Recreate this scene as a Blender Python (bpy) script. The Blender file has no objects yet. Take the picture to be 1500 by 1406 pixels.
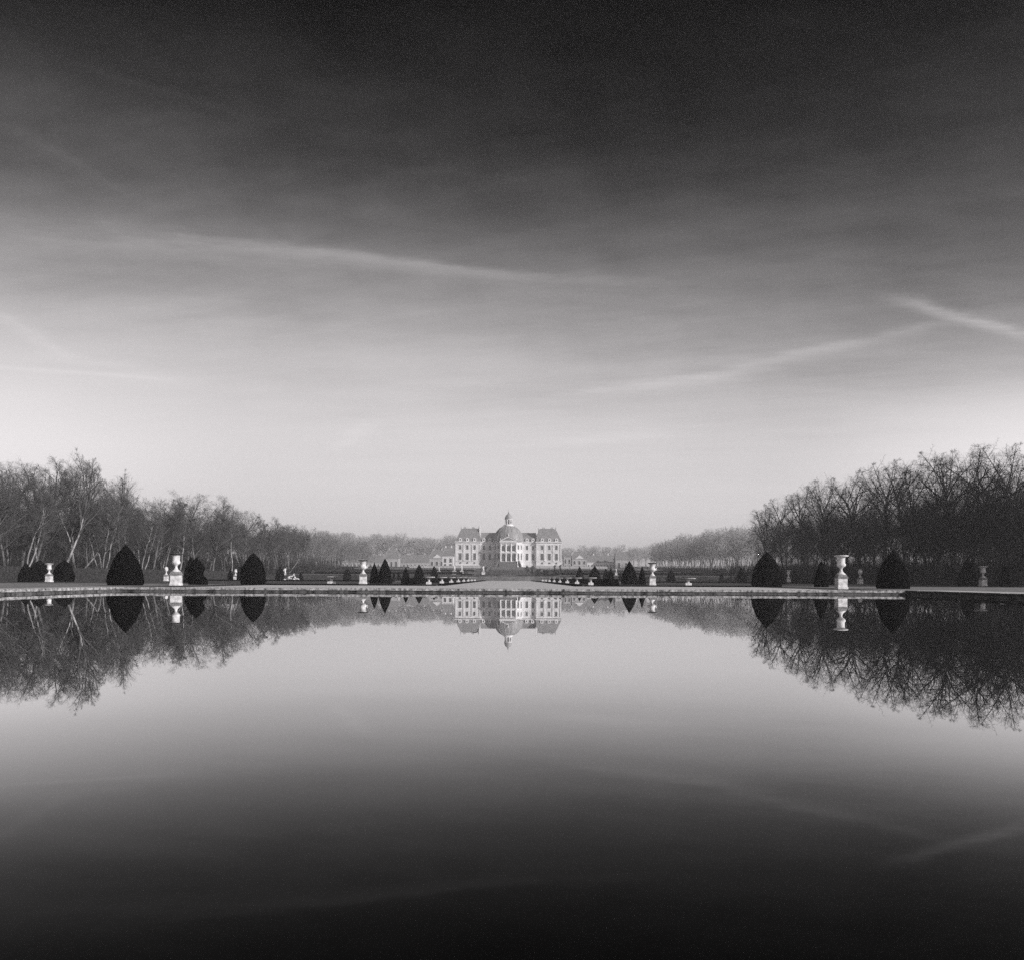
import bpy, math, random
import numpy as np
R = math.radians
C = bpy.context.scene.collection
sc = bpy.context.scene

# ------------------------------------------------------------------ camera
F = 1121.0                        # focal length in pixels of the 1500 px wide photograph
CAM = (-0.25, 0.0, 1.14)
cam = bpy.data.cameras.new('camera'); camo = bpy.data.objects.new('camera', cam); C.objects.link(camo)
cam.sensor_width = 36.0; cam.lens = 36.0*F/1500
cam.shift_x = 6/1500; cam.shift_y = 144.4/1500
cam.clip_start = 0.1; cam.clip_end = 6000
camo.location = CAM; camo.rotation_euler = (R(90), -0.0045, 0)
sc.camera = camo

# ------------------------------------------------------------------ sun, sky, exposure
SUN_EL, SUN_AZ = 24.0, 122.0      # azimuth clockwise from +Y
to_sun = (math.sin(R(SUN_AZ))*math.cos(R(SUN_EL)), math.cos(R(SUN_AZ))*math.cos(R(SUN_EL)), math.sin(R(SUN_EL)))
sl = bpy.data.lights.new('sun', 'SUN'); sl.energy = 4.3; sl.angle = R(0.6); sl.color = (1.0, .975, .975)
so = bpy.data.objects.new('sun', sl); C.objects.link(so)
so.rotation_euler = (R(90-SUN_EL), 0, R(180-SUN_AZ))
so.location = (100, -100, 150)
sc.view_settings.view_transform = 'Standard'; sc.view_settings.look = 'None'
sc.view_settings.exposure = 0.0; sc.view_settings.gamma = 1.0
sc.render.engine = 'CYCLES'
sc.cycles.use_denoising = False
sc.cycles.volume_bounces = 1
sc.cycles.max_bounces = 6; sc.cycles.sample_clamp_indirect = 1.0

world = bpy.data.worlds.new('World'); sc.world = world; world.use_nodes = True
nt = world.node_tree; nt.nodes.clear()
def N(t, tree=None, **kw):
    n = (tree or nt).nodes.new(t)
    for k, v in kw.items(): setattr(n, k, v)
    return n
def put(sock, v, tree=None):
    if isinstance(v, (int, float, tuple, list)): sock.default_value = v
    else: (tree or nt).links.new(v, sock)
def M(op, a, b=0.0, c=0.0, clamp=False):
    n = N('ShaderNodeMath', operation=op); n.use_clamp = clamp
    put(n.inputs[0], a); put(n.inputs[1], b); put(n.inputs[2], c)
    return n.outputs[0]
def SS(v, a, b, lo=0.0, hi=1.0):
    n = N('ShaderNodeMapRange', interpolation_type='SMOOTHSTEP')
    put(n.inputs[0], v); put(n.inputs[1], a); put(n.inputs[2], b); put(n.inputs[3], lo); put(n.inputs[4], hi)
    return n.outputs[0]
tc = N('ShaderNodeTexCoord'); sx = N('ShaderNodeSeparateXYZ'); nt.links.new(tc.outputs['Generated'], sx.inputs[0])
DX, DY, DZ = sx.outputs
# red-filtered blue sky: the Nishita red channel through a contrasty film curve
cv = N('ShaderNodeCombineXYZ'); put(cv.inputs[0], M('MULTIPLY', DX, .55)); put(cv.inputs[1], DY); put(cv.inputs[2], M('MAXIMUM', DZ, .03))
vn = N('ShaderNodeVectorMath', operation='NORMALIZE'); nt.links.new(cv.outputs[0], vn.inputs[0])
sky = N('ShaderNodeTexSky', sky_type='NISHITA'); sky.sun_disc = False
sky.sun_elevation = R(SUN_EL); sky.sun_rotation = R(SUN_AZ); sky.dust_density = 1.5
nt.links.new(vn.outputs[0], sky.inputs[0])
sc_ = N('ShaderNodeSeparateColor'); nt.links.new(sky.outputs[0], sc_.inputs[0])
red = M('MULTIPLY', sc_.outputs[0], 0.1)
# cloud plane coordinates
zc = M('MAXIMUM', DZ, .03)
U = M('DIVIDE', DX, zc); V = M('DIVIDE', DY, zc)
def noise(su, sv, scale, detail=4, rough=.55, rot=0.0, off=0.0):
    cu = N('ShaderNodeCombineXYZ')
    c, s = math.cos(rot), math.sin(rot)
    a = M('ADD', M('MULTIPLY', U, c), M('MULTIPLY', V, s)); b = M('SUBTRACT', M('MULTIPLY', V, c), M('MULTIPLY', U, s))
    put(cu.inputs[0], M('MULTIPLY', a, su)); put(cu.inputs[1], M('MULTIPLY', b, sv)); put(cu.inputs[2], off)
    n = N('ShaderNodeTexNoise'); n.inputs['Scale'].default_value = scale; n.inputs['Detail'].default_value = detail; n.inputs['Roughness'].default_value = rough
    nt.links.new(cu.outputs[0], n.inputs['Vector']); return n.outputs['Fac']
n_big = noise(.35, 1.0, .55, 3, .5, R(12)); n_str = noise(.18, 1.0, 1.3, 5, .6, R(-14), 3.1)
n_wisp = noise(.10, 1.0, 3.2, 7, .68, R(9), 5.2); n_wisp2 = noise(.14, 1.0, 4.5, 7, .68, R(-24), 9.2)
veil = M('ADD', M('MULTIPLY', M('SUBTRACT', n_big, .5), .22), M('MULTIPLY', M('SUBTRACT', n_str, .5), .15))
veil = M('ADD', veil, M('ADD', M('MULTIPLY', M('SUBTRACT', n_wisp, .5), .11), M('MULTIPLY', M('SUBTRACT', n_wisp2, .5), .11)))
def mottle(scale, detail, off, sz=1.6):
    n = N('ShaderNodeTexNoise'); n.inputs['Scale'].default_value = scale; n.inputs['Detail'].default_value = detail; n.inputs['Roughness'].default_value = .6
    c = N('ShaderNodeCombineXYZ'); put(c.inputs[0], M('ADD', DX, M('MULTIPLY', DZ, .5))); put(c.inputs[1], DY); put(c.inputs[2], M('ADD', M('MULTIPLY', DZ, sz), off)); nt.links.new(c.outputs[0], n.inputs['Vector']); return n.outputs['Fac']
veil = M('ADD', veil, M('ADD', M('MULTIPLY', M('SUBTRACT', mottle(2.6, 4, 1.7), .5), .22), M('MULTIPLY', M('SUBTRACT', mottle(8.0, 6, 4.4), .5), .10)))
redv = M('MULTIPLY', red, M('ADD', 1.0, veil))
fc = N('ShaderNodeFloatCurve'); cm = fc.mapping; cu = cm.curves[0]
PTS = [(.0, .001), (.070, .0015), (.086, .0025), (.093, .008), (.102, .025), (.116, .075), (.136, .175), (.162, .345), (.21, .60), (.285, .75), (.38, .79), (1.0, .81)]
cu.points[0].location = PTS[0]; cu.points[1].location = PTS[-1]
for p in PTS[1:-1]: cu.points.new(*p)
cm.update()
put(fc.inputs[1], redv); fc.inputs[0].default_value = 1.0
lum = fc.outputs[0]
n_fine = noise(.5, 1.0, 5.0, 5, .65, 0, 7.7)
def plane(px, py):
    e = (847.4-py)/F
    return ((px-744)/F/e, 1/e)
def trail(pa, pb, wpx, gain, skew=0.0, fade=(.25, .25)):
    """a contrail or cirrus streak: a straight line in the cloud plane, softened and torn by noise"""
    global lum
    A, B = plane(*pa), plane(*pb); dx, dy = B[0]-A[0], B[1]-A[1]; L = math.hypot(dx, dy)
    e = (847.4-(pa[1]+pb[1])/2)/F
    w = .8*wpx/F/e/e*abs(dx)/L if abs(dx) > .3*L else .8*wpx/F/e
    up = M('SUBTRACT', U, A[0]); vp = M('SUBTRACT', V, A[1])
    t = M('ADD', M('MULTIPLY', up, dx/L/L), M('MULTIPLY', vp, dy/L/L))
    s = M('ADD', M('MULTIPLY', up, -dy/L/w), M('MULTIPLY', vp, dx/L/w))
    s = M('ADD', s, M('MULTIPLY', M('SUBTRACT', n_fine, .5), 2.6))
    if skew: s = M('MULTIPLY', s, SS(s, -.3, .3, 1.0, skew))
    g = M('POWER', 2.718, M('MULTIPLY', M('MULTIPLY', s, s), -1.0))
    f = M('MULTIPLY', SS(t, 0, fade[0]), SS(t, 1.0, 1.0-fade[1]))
    a = M('MULTIPLY', M('MULTIPLY', g, f), gain*1.02)
    a = M('MULTIPLY', a, SS(M('ADD', M('MULTIPLY', n_fine, .5), M('MULTIPLY', n_wisp, .5)), .3, .65, .25, 1.1))
    a = M('MULTIPLY', a, M('GREATER_THAN', DY, 0.0))
    lum = M('ADD', lum, M('MULTIPLY', a, M('SUBTRACT', .92, lum)))
trail((120, 332), (840, 416), 9, .17, .45, (.5, .35))
trail((-60, 336), (620, 392), 26, .12, 1.0, (.3, .5))
trail((640, 400), (1040, 418), 9, .07, 1.0, (.3, .5))
trail((1265, 423), (1560, 505), 8, .34, 1.0, (.35, .1))
trail((-40, 538), (300, 562), 5, .22, 1.0, (.1, .3))
trail((20, 522), (260, 548), 13, .14, 1.0, (.35, .35))
trail((760, 588), (1120, 540), 10, .22, .5, (.35, .3))
trail((960, 566), (1480, 448), 13, .16, .6, (.3, .25))
trail((480, 668), (575, 594), 10, .22, 1.0, (.3, .3))
trail((30, 75), (450, 200), 10, .012, 1.0, (.3, .4))
trail((-40, 160), (260, 330), 30, .02, 1.0, (.2, .5))
trail((-60, 430), (120, 540), 26, .22, 1.0, (.1, .5))
trail((530, 556), (760, 566), 10, .12, 1.0, (.4, .4))
trail((700, 660), (1100, 622), 12, .16, 1.0, (.4, .4))
# thin milky veil low down to both sides
adx = M('ABSOLUTE', DX)
el = M('MULTIPLY', M('SUBTRACT', DZ, .125), 1/.075)
sv = M('MULTIPLY', M('MULTIPLY', SS(adx, .30, .58), M('POWER', 2.718, M('MULTIPLY', M('MULTIPLY', el, el), -1.0))), .95)
lum = M('ADD', lum, M('MULTIPLY', sv, M('SUBTRACT', .97, lum)))
cc = N('ShaderNodeCombineColor')
put(cc.inputs[0], M('MULTIPLY', lum, 10*1.0)); put(cc.inputs[1], M('MULTIPLY', lum, 10*.962)); put(cc.inputs[2], M('MULTIPLY', lum, 10*.970))
bg = N('ShaderNodeBackground'); nt.links.new(cc.outputs[0], bg.inputs[0]); bg.inputs[1].default_value = 0.1
wo = N('ShaderNodeOutputWorld'); nt.links.new(bg.outputs[0], wo.inputs[0])

# ------------------------------------------------------------------ materials
def mat(name, base, rough=.85, var=.25, scale=3.0, bump=0.0, bscale=20.0, spec=.2, stretch=(1, 1, 1), lo=None):
    m = bpy.data.materials.new(name); m.use_nodes = True; t = m.node_tree
    b = t.nodes['Principled BSDF']; b.inputs['Roughness'].default_value = rough; b.inputs['Specular IOR Level'].default_value = spec
    co = t.nodes.new('ShaderNodeTexCoord'); mp = t.nodes.new('ShaderNodeMapping'); mp.inputs['Scale'].default_value = stretch
    t.links.new(co.outputs['Object'], mp.inputs[0])
    n = t.nodes.new('ShaderNodeTexNoise'); n.inputs['Scale'].default_value = scale; n.inputs['Detail'].default_value = 6; n.inputs['Roughness'].default_value = .62
    t.links.new(mp.outputs[0], n.inputs['Vector'])
    r = t.nodes.new('ShaderNodeValToRGB'); r.color_ramp.elements[0].position = .32; r.color_ramp.elements[1].position = .68
    a = base*(1-var) if lo is None else lo; z = base*(1+var)
    r.color_ramp.elements[0].color = (a, a*.99, a*.995, 1); r.color_ramp.elements[1].color = (z, z*.99, z*.995, 1)
    t.links.new(n.outputs['Fac'], r.inputs[0]); t.links.new(r.outputs[0], b.inputs['Base Color'])
    if bump:
        n2 = t.nodes.new('ShaderNodeTexNoise'); n2.inputs['Scale'].default_value = bscale; n2.inputs['Detail'].default_value = 5
        t.links.new(mp.outputs[0], n2.inputs['Vector'])
        bp = t.nodes.new('ShaderNodeBump'); bp.inputs['Strength'].default_value = bump; bp.inputs['Distance'].default_value = .05
        t.links.new(n2.outputs['Fac'], bp.inputs['Height']); t.links.new(bp.outputs[0], b.inputs['Normal'])
    return m
STONE = mat('pale_weathered_stone', .78, .8, .22, 2.6, .4, 30, lo=.42)
RIM = mat('lichen_blackened_stone', .05, .9, .5, 6.0, .3, 30)
CAPST = mat('dirty_cap_stone', .22, .9, .5, 5.0, .3, 30)
BOWLST = mat('mossy_bowl_stone', .40, .9, .45, 4.0, .3, 30)
SHADED_FACE = mat('shade_painted_kerb_face', .03, .85, 1.3, 1.6, .8, 14, .1, lo=.010)  # shade painted into the colour of the right inner kerb face
COPING = mat('stained_coping_stone', .38, .85, .5, 3.4, .8, 14, lo=.03)
KERBWALL = mat('wet_blackened_kerb_wall', .05, .8, 2.0, 2.2, .4, 20, lo=.008)
YEW = mat('clipped_yew', .004, .95, .5, 9.0, 1.0, 26, .0)
BOX = mat('clipped_box', .005, .95, .5, 6.0, 1.0, 22, .0)
HEDGE = mat('bare_hornbeam_hedge', .045, .95, .5, 2.2, .8, 10, .05, lo=.018)
DRYLAWN = mat('pale_dry_lawn', .23, .95, .35, 1.2, .5, 8, .0)
GRASS = mat('winter_grass', .075, .95, .35, .5, .5, 8, .05)
BANK = mat('rough_bank_grass', .05, .95, .4, .4, .5, 6, .05)
GRAVEL = mat('pale_gravel', .55, .95, .15, .9, .4, 12, .05)
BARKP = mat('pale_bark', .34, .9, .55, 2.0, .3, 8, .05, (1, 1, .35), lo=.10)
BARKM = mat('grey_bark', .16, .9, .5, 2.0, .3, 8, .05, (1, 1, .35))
BARKD = mat('shade_dark_bark', .028, .9, .5, 2.0, .3, 8, .05, (1, 1, .35))  # right wood only; its shade is painted in as darker bark
TWIGMID = mat('haze_greyed_twigs', .22, .9, .3, .4, 0, 8, .05)  # twigs paled part way, haze painted in for the middle distance
TWIGF = mat('haze_paled_far_twigs', .42, .9, .3, .4, 0, 8, .05)  # far haze painted in as a paler twig colour
BARKL = mat('dark_limb_bark', .12, .9, .4, 2.0, .2, 8, .05)
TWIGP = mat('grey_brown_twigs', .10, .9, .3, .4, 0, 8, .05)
TWIGD = mat('shade_dark_twigs', .02, .9, .3, .4, 0, 8, .05)  # shade of the right wood painted into the twig colour
BRUSH = mat('dry_brushwood', .03, .9, .5, .15, 0, 8, .05)
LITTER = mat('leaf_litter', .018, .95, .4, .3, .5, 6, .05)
FACADE = mat('limestone_facade', .78, .85, .10, .35, lo=.60)
FACADE2 = mat('rendered_common_wall', .48, .85, .12, .4)
TRIM = mat('limestone_trim', .80, .85, .06, .6)
SLATE = mat('slate_roof', .24, .55, .25, 1.2, .2, 6, .3, (1, 1, .5))
DOMEM = mat('weathered_dome_slate', .30, .6, .3, .8, .2, 6, .3, (1, 1, .15))
LEAD = mat('lead_roof_trim', .34, .6, .2, 1.0)
STEP = mat('weathered_stair_stone', .15, .9, .3, .8)
TERR = mat('terrace_wall_stone', .16, .9, .4, .5)
GLASS = mat('dark_window_glass', .10, .12, .3, 2.0, 0, 8, .5)
BRONZE = mat('dark_weathered_statue', .05, .8, .4, 3.0)
def water_mat():
    m = bpy.data.materials.new('still_pool_water'); m.use_nodes = True; t = m.node_tree; t.nodes.clear()
    co = t.nodes.new('ShaderNodeTexCoord')
    n = t.nodes.new('ShaderNodeTexNoise'); n.inputs['Scale'].default_value = .55; n.inputs['Detail'].default_value = 3
    mp = t.nodes.new('ShaderNodeMapping'); mp.inputs['Scale'].default_value = (.6, 1.6, 1); t.links.new(co.outputs['Object'], mp.inputs[0]); t.links.new(mp.outputs[0], n.inputs['Vector'])
    bp = t.nodes.new('ShaderNodeBump'); bp.inputs['Strength'].default_value = .02; bp.inputs['Distance'].default_value = .02
    t.links.new(n.outputs['Fac'], bp.inputs['Height'])
    fr = t.nodes.new('ShaderNodeFresnel'); fr.inputs['IOR'].default_value = 1.33
    fc = t.nodes.new('ShaderNodeFloatCurve'); cu = fc.mapping.curves[0]      # reflectance of the pool against the angle of view
    P = [(0, .008), (.06, .022), (.10, .046), (.18, .13), (.28, .37), (.36, .55), (.46, .75), (.60, .87), (.80, .95), (1, 1)]
    cu.points[0].location = P[0]; cu.points[1].location = P[-1]
    for p in P[1:-1]: cu.points.new(*p)
    fc.mapping.update(); t.links.new(fr.outputs[0], fc.inputs[1])
    gl = t.nodes.new('ShaderNodeBsdfGlossy'); gl.inputs['Color'].default_value = (1, 1, 1, 1); gl.inputs['Roughness'].default_value = 0.0
    t.links.new(bp.outputs[0], gl.inputs['Normal'])
    df = t.nodes.new('ShaderNodeBsdfDiffuse'); df.inputs['Color'].default_value = (.003, .003, .003, 1)
    mx = t.nodes.new('ShaderNodeMixShader'); t.links.new(fc.outputs[0], mx.inputs[0]); t.links.new(df.outputs[0], mx.inputs[1]); t.links.new(gl.outputs[0], mx.inputs[2])
    o = t.nodes.new('ShaderNodeOutputMaterial'); t.links.new(mx.outputs[0], o.inputs[0])
    return m
WATER = water_mat()

# ------------------------------------------------------------------ mesh helpers
class MB:
    def __init__(s): s.v = []; s.f = []
    def add(s, vs, fs):
        o = len(s.v); s.v += [tuple(p) for p in vs]; s.f += [tuple(i+o for i in f) for f in fs]; return s
    def box(s, x0, x1, y0, y1, z0, z1):
        return s.add([(x0, y0, z0), (x1, y0, z0), (x1, y1, z0), (x0, y1, z0), (x0, y0, z1), (x1, y0, z1), (x1, y1, z1), (x0, y1, z1)],
                     [(0, 3, 2, 1), (4, 5, 6, 7), (0, 1, 5, 4), (1, 2, 6, 5), (2, 3, 7, 6), (3, 0, 4, 7)])
    def frustum(s, x0, x1, y0, y1, z0, X0, X1, Y0, Y1, z1):
        return s.add([(x0, y0, z0), (x1, y0, z0), (x1, y1, z0), (x0, y1, z0), (X0, Y0, z1), (X1, Y0, z1), (X1, Y1, z1), (X0, Y1, z1)],
                     [(0, 3, 2, 1), (4, 5, 6, 7), (0, 1, 5, 4), (1, 2, 6, 5), (2, 3, 7, 6), (3, 0, 4, 7)])
    def lathe(s, prof, c=(0, 0, 0), n=24, sq=1.0):
        vs = []; fs = []
        for r, z in prof:
            for k in range(n):
                a = 2*math.pi*k/n; vs.append((c[0]+r*math.cos(a), c[1]+r*sq*math.sin(a), c[2]+z))
        for i in range(len(prof)-1):
            for k in range(n):
                fs.append((i*n+k, i*n+(k+1) % n, (i+1)*n+(k+1) % n, (i+1)*n+k))
        fs.append(tuple(range(n))[::-1]); fs.append(tuple((len(prof)-1)*n+k for k in range(n)))
        return s.add(vs, fs)
    def prism(s, poly, y0, y1):          # polygon in XZ extruded along Y
        n = len(poly)
        vs = [(x, y0, z) for x, z in poly]+[(x, y1, z) for x, z in poly]
        fs = [tuple(range(n)), tuple(range(2*n-1, n-1, -1))]+[(i, i+n, (i+1) % n+n, (i+1) % n) for i in range(n)]
        return s.add(vs, fs)
    def tube(s, pts, rad, n=6):
        vs = []; fs = []
        for i, p in enumerate(pts):
            a = np.array(pts[max(i-1, 0)]); b = np.array(pts[min(i+1, len(pts)-1)]); d = b-a; d = d/(np.linalg.norm(d)+1e-9)
            u = np.cross(d, (0, 0, 1) if abs(d[2]) < .9 else (1, 0, 0)); u /= np.linalg.norm(u); w = np.cross(d, u)
            for k in range(n):
                t = 2*math.pi*k/n; vs.append(np.array(p)+rad[i]*(math.cos(t)*u+math.sin(t)*w))
        for i in range(len(pts)-1):
            for k in range(n): fs.append((i*n+k, i*n+(k+1) % n, (i+1)*n+(k+1) % n, (i+1)*n+k))
        fs.append(tuple(range(n))[::-1]); fs.append(tuple((len(pts)-1)*n+k for k in range(n)))
        return s.add(vs, fs)
    def turn(s, ang, start=0, c=(0, 0)):
        ca, sa = math.cos(ang), math.sin(ang)
        for i in range(start, len(s.v)):
            x, y, z = s.v[i]; x -= c[0]; y -= c[1]; s.v[i] = (c[0]+x*ca-y*sa, c[1]+x*sa+y*ca, z)
        return s
    def move(s, dx, dy, dz=0, start=0):
        for i in range(start, len(s.v)):
            x, y, z = s.v[i]; s.v[i] = (x+dx, y+dy, z+dz)
        return s
    def mesh(s, name, m, smooth=False):
        me = bpy.data.meshes.new(name); me.from_pydata(s.v, [], s.f); me.update()
        if m: me.materials.append(m)
        if smooth: me.shade_smooth()
        return me
    def build(s, name, m, parent=None, smooth=False, loc=(0, 0, 0)):
        o = bpy.data.objects.new(name, s.mesh(name, m, smooth)); C.objects.link(o)
        o.location = loc
        if parent: o.parent = parent
        return o
def sharp(o, ang=40):
    me = o.data; me.shade_smooth(); me.set_sharp_from_angle(angle=R(ang)); return o
def tag(o, label=None, cat=None, group=None, kind=None):
    if label: o['label'] = label
    if cat: o['category'] = cat
    if group: o['group'] = group
    if kind: o['kind'] = kind
    return o
def empty(name, loc, rz=0.0):
    o = bpy.data.objects.new(name, None); C.objects.link(o); o.location = loc; o.rotation_euler = (0, 0, rz); o.empty_display_size = .5; return o
def copy_tree(o, parent=None):
    c = o.copy(); C.objects.link(c); c.parent = parent
    for ch in list(o.children): copy_tree(ch, c)
    return c
def lerp(x, pts):
    return float(np.interp(x, [p[0] for p in pts], [p[1] for p in pts]))
P_SIDE = [(-300, .33), (62, .33), (150, .38), (256, .62), (258, 2.35), (325, 3.1), (327, 4.4), (415, 4.9), (417, 6.5), (462, 6.8), (465, 8.3), (650, 8.3), (760, 13), (1600, 14)]
P_MID = [(-300, .33), (62, .33), (255, .48), (257, 2.15), (415, 2.8), (462, 8.1), (465, 8.3), (650, 8.3), (760, 13), (1600, 14)]
def zt(x, y):
    k = min(max((abs(x)-16)/1.2, 0), 1)
    z = lerp(y, P_MID)*(1-k)+lerp(y, P_SIDE)*k
    if y > 560:
        z += 14*min((y-560)/260, 1)*min(max((-x-20)/220, 0), 1)
        z += 3*min((y-560)/260, 1)*min(max((x-40)/200, 0), 1)
    return z
def X_at(px, d): return (px-744)*d/F+CAM[0]
def Hor(px): return 847.4+.0045*(px-744)
def top_z(px, py, d): return CAM[2]+(Hor(px)-py)*d/F
def spot(px, d):
    x = X_at(px, d); return (x, d, zt(x, d))

# ------------------------------------------------------------------ the setting: ground, gravel, pool
PW, PY0, PY1, KW = 32.0, 0.9, 62.0, .62
gx = sorted(set([-1250, -900, -650, -480, -360, -280, -220, -170, -140, -115, -95, -80, -65, -50, -42, -PW-KW, -25, -20, -17.2, -16, -12, -7, 0, 7, 12, 16, 17.2, 20, 25, PW+KW, 42, 50, 65, 80, 95, 115, 140, 170, 220, 280, 360, 480, 650, 900, 1250]))
gy = sorted(set([-250, -120, -50, -10, PY0-KW, 15, 30, 45, PY1+KW, 75, 90, 110, 130, 150, 180, 210, 240, 255, 256, 257, 258, 280, 300, 325, 327, 350, 380, 415, 417, 440, 462, 465, 500, 560, 600, 650, 700, 760, 820, 900, 1000, 1150, 1300, 1600]))
g = MB(); idx = {}
for j, y in enumerate(gy):
    for i, x in enumerate(gx):
        idx[i, j] = len(g.v); g.v.append((x, y, zt(x, y)))
for j in range(len(gy)-1):
    for i in range(len(gx)-1):
        if gx[i] >= -PW-KW-.01 and gx[i+1] <= PW+KW+.01 and gy[j] >= PY0-KW-.01 and gy[j+1] <= PY1+KW+.01: continue
        g.f.append((idx[i, j], idx[i+1, j], idx[i+1, j+1], idx[i, j+1]))
tag(g.build('ground', GRASS), kind='structure')
def sheet(name, m, x0, x1, y0, y1, lift=.012, nx=2, step=None):
    s = MB(); ys = sorted(set([y0, y1]+[y for y in gy if y0 < y < y1])); xs = [x0+(x1-x0)*k/(nx-1) for k in range(nx)]
    xs = sorted(set(xs+[x for x in gx if x0 < x < x1]))
    for y in ys:
        for x in xs: s.v.append((x, y, zt(x, y)+lift))
    n = len(xs)
    for j in range(len(ys)-1):
        for i in range(n-1): s.f.append((j*n+i, j*n+i+1, (j+1)*n+i+1, (j+1)*n+i))
    return tag(s.build(name, m), kind='structure')
sheet('gravel_path', GRAVEL, -27, 27, PY1+KW, 84)
sheet('dry_lawn', DRYLAWN, PW+KW, 84, -60, 96); sheet('dry_lawn', DRYLAWN, -84, -PW-KW, -60, 96)
sheet('gravel_path', GRAVEL, PW+KW, 36.2, -20, PY1+KW, .02); sheet('gravel_path', GRAVEL, -34.2, -PW-KW, -20, PY1+KW, .02)
sheet('gravel_path', GRAVEL, -7.2, 7.2, 84, 254.8)
sheet('gravel_terrace', GRAVEL, -80, -17.4, 258.2, 264)
sheet('gravel_terrace', GRAVEL, 17.4, 80, 258.2, 264)
sheet('gravel_terrace', GRAVEL, -80, -17.4, 327.2, 336)
sheet('gravel_terrace', GRAVEL, 17.4, 80, 327.2, 336)
sheet('gravel_terrace', GRAVEL, -9, 9, 260, 300)
sheet('gravel_terrace', GRAVEL, -80, -17.4, 438, 450)
sheet('gravel_terrace', GRAVEL, 17.4, 80, 438, 450)
sheet('gravel_path', GRAVEL, 24, 70, 176, 181); sheet('gravel_path', GRAVEL, -70, -24, 176, 181)
sheet('grass_bank', BANK, -90, -17.3, 256, 258, .02); sheet('grass_bank', BANK, 17.3, 90, 256, 258, .02)
sheet('grass_bank', BANK, -90, -17.3, 325, 327, .02); sheet('grass_bank', BANK, 17.3, 90, 325, 327, .02)
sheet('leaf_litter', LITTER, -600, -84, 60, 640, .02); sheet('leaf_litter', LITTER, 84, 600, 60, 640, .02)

# kerb of the pool: separate coping blocks with uneven joints over a dark wet wall
rng = random.Random(5)
kb = MB(); wl = MB()
def coping(x0, y0, x1, y1, nx, ny):          # along a side; (nx,ny) points away from the water
    L = math.hypot(x1-x0, y1-y0); ux, uy = (x1-x0)/L, (y1-y0)/L; t = 0
    while t < L-.05:
        l = min(rng.uniform(1.1, 2.3), L-t)
        if L-t-l < .5: l = L-t
        h = .345+rng.uniform(-.012, .012); ov = rng.uniform(-.035, .02); b = .02
        a0, a1 = t+.006, t+l-.006
        prof = [(-ov, .16), (-ov, h-b-.01), (-ov+b, h), (KW-.02, h), (KW-.02, .16)]
        vs = []
        for a in (a0, a1):
            for d, z in prof: vs.append((x0+ux*a+nx*d, y0+uy*a+ny*d, z+rng.uniform(-.004, .004)))
        n = len(prof)
        kb.add(vs, [tuple(range(n))[::-1], tuple(range(n, 2*n))]+[(i, (i+1) % n, (i+1) % n+n, i+n) for i in range(n)])
        t += l
coping(-PW, PY1, PW, PY1, 0, 1); coping(-PW, PY0, -PW, PY1, -1, 0); coping(PW, PY1, PW, PY0, 1, 0); coping(PW, PY0, -PW, PY0, 0, -1)
for x0, x1, y0, y1 in ((-PW-KW, -PW, PY1, PY1+KW), (PW, PW+KW, PY1, PY1+KW)): kb.box(x0+.01, x1-.01, y0+.01, y1-.01, .16, .35)
wl.box(-PW-KW, PW+KW, PY1+.07, PY1+KW-.03, -.8, .159); wl.box(-PW-KW, -PW-.07, PY0, PY1+.07, -.8, .159); wl.box(PW+.07, PW+KW, PY0, PY1+.07, -.8, .159); wl.box(-PW-KW, PW+KW, PY0-KW+.03, PY0-.07, -.8, .159)
ko = kb.build('kerb', COPING); ko.data.materials.append(SHADED_FACE)
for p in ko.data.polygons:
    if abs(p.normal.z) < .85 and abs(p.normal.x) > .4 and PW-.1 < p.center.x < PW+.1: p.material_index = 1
tag(ko, kind='structure'); tag(wl.build('kerb_wall', KERBWALL), kind='structure')
tag(MB().add([(-PW-.3, PY0-.3, 0), (PW+.3, PY0-.3, 0), (PW+.3, PY1+.3, 0), (-PW-.3, PY1+.3, 0)], [(0, 1, 2, 3)]).build('water', WATER), kind='structure')

# ------------------------------------------------------------------ clipped yews
def yew_mesh(h, r, power, seed, lean=0.0, lumps=.022, notch=False):
    rg = np.random.RandomState(seed); n, m = 44, 40; b = MB()
    ph = rg.rand(12)*6.28; fr = rg.randint(1, 7, 12); fz = rg.uniform(2, 14, 12)
    for i in range(m+1):
        t = i/m; z = h*t
        rr = r*((1-t**(power+.35))*(.965+.04*min(t/.08, 1))) if t < 1 else 0.0
        rr = max(rr, .03 if t > .97 else 0)
        nk = .46*math.exp(-((t-.40)/.13)**2) if notch else 0
        for k in range(n):
            a = 2*math.pi*k/n
            d = sum(math.sin(fr[q]*a+fz[q]*t+ph[q]) for q in range(12))/12
            q = rr*(1+lumps*2.2*d-nk*(.55+.45*math.cos(a+.4)))+rg.uniform(-.03, .025)*min(1, rr*3)
            b.v.append((q*math.cos(a)+lean*z, q*math.sin(a), z+rg.uniform(-.015, .015)))
    for i in range(m):
        for k in range(n): b.f.append((i*n+k, i*n+(k+1) % n, (i+1)*n+(k+1) % n, (i+1)*n+k))
    b.f.append(tuple(m*n+k for k in range(n)))
    return b
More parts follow.
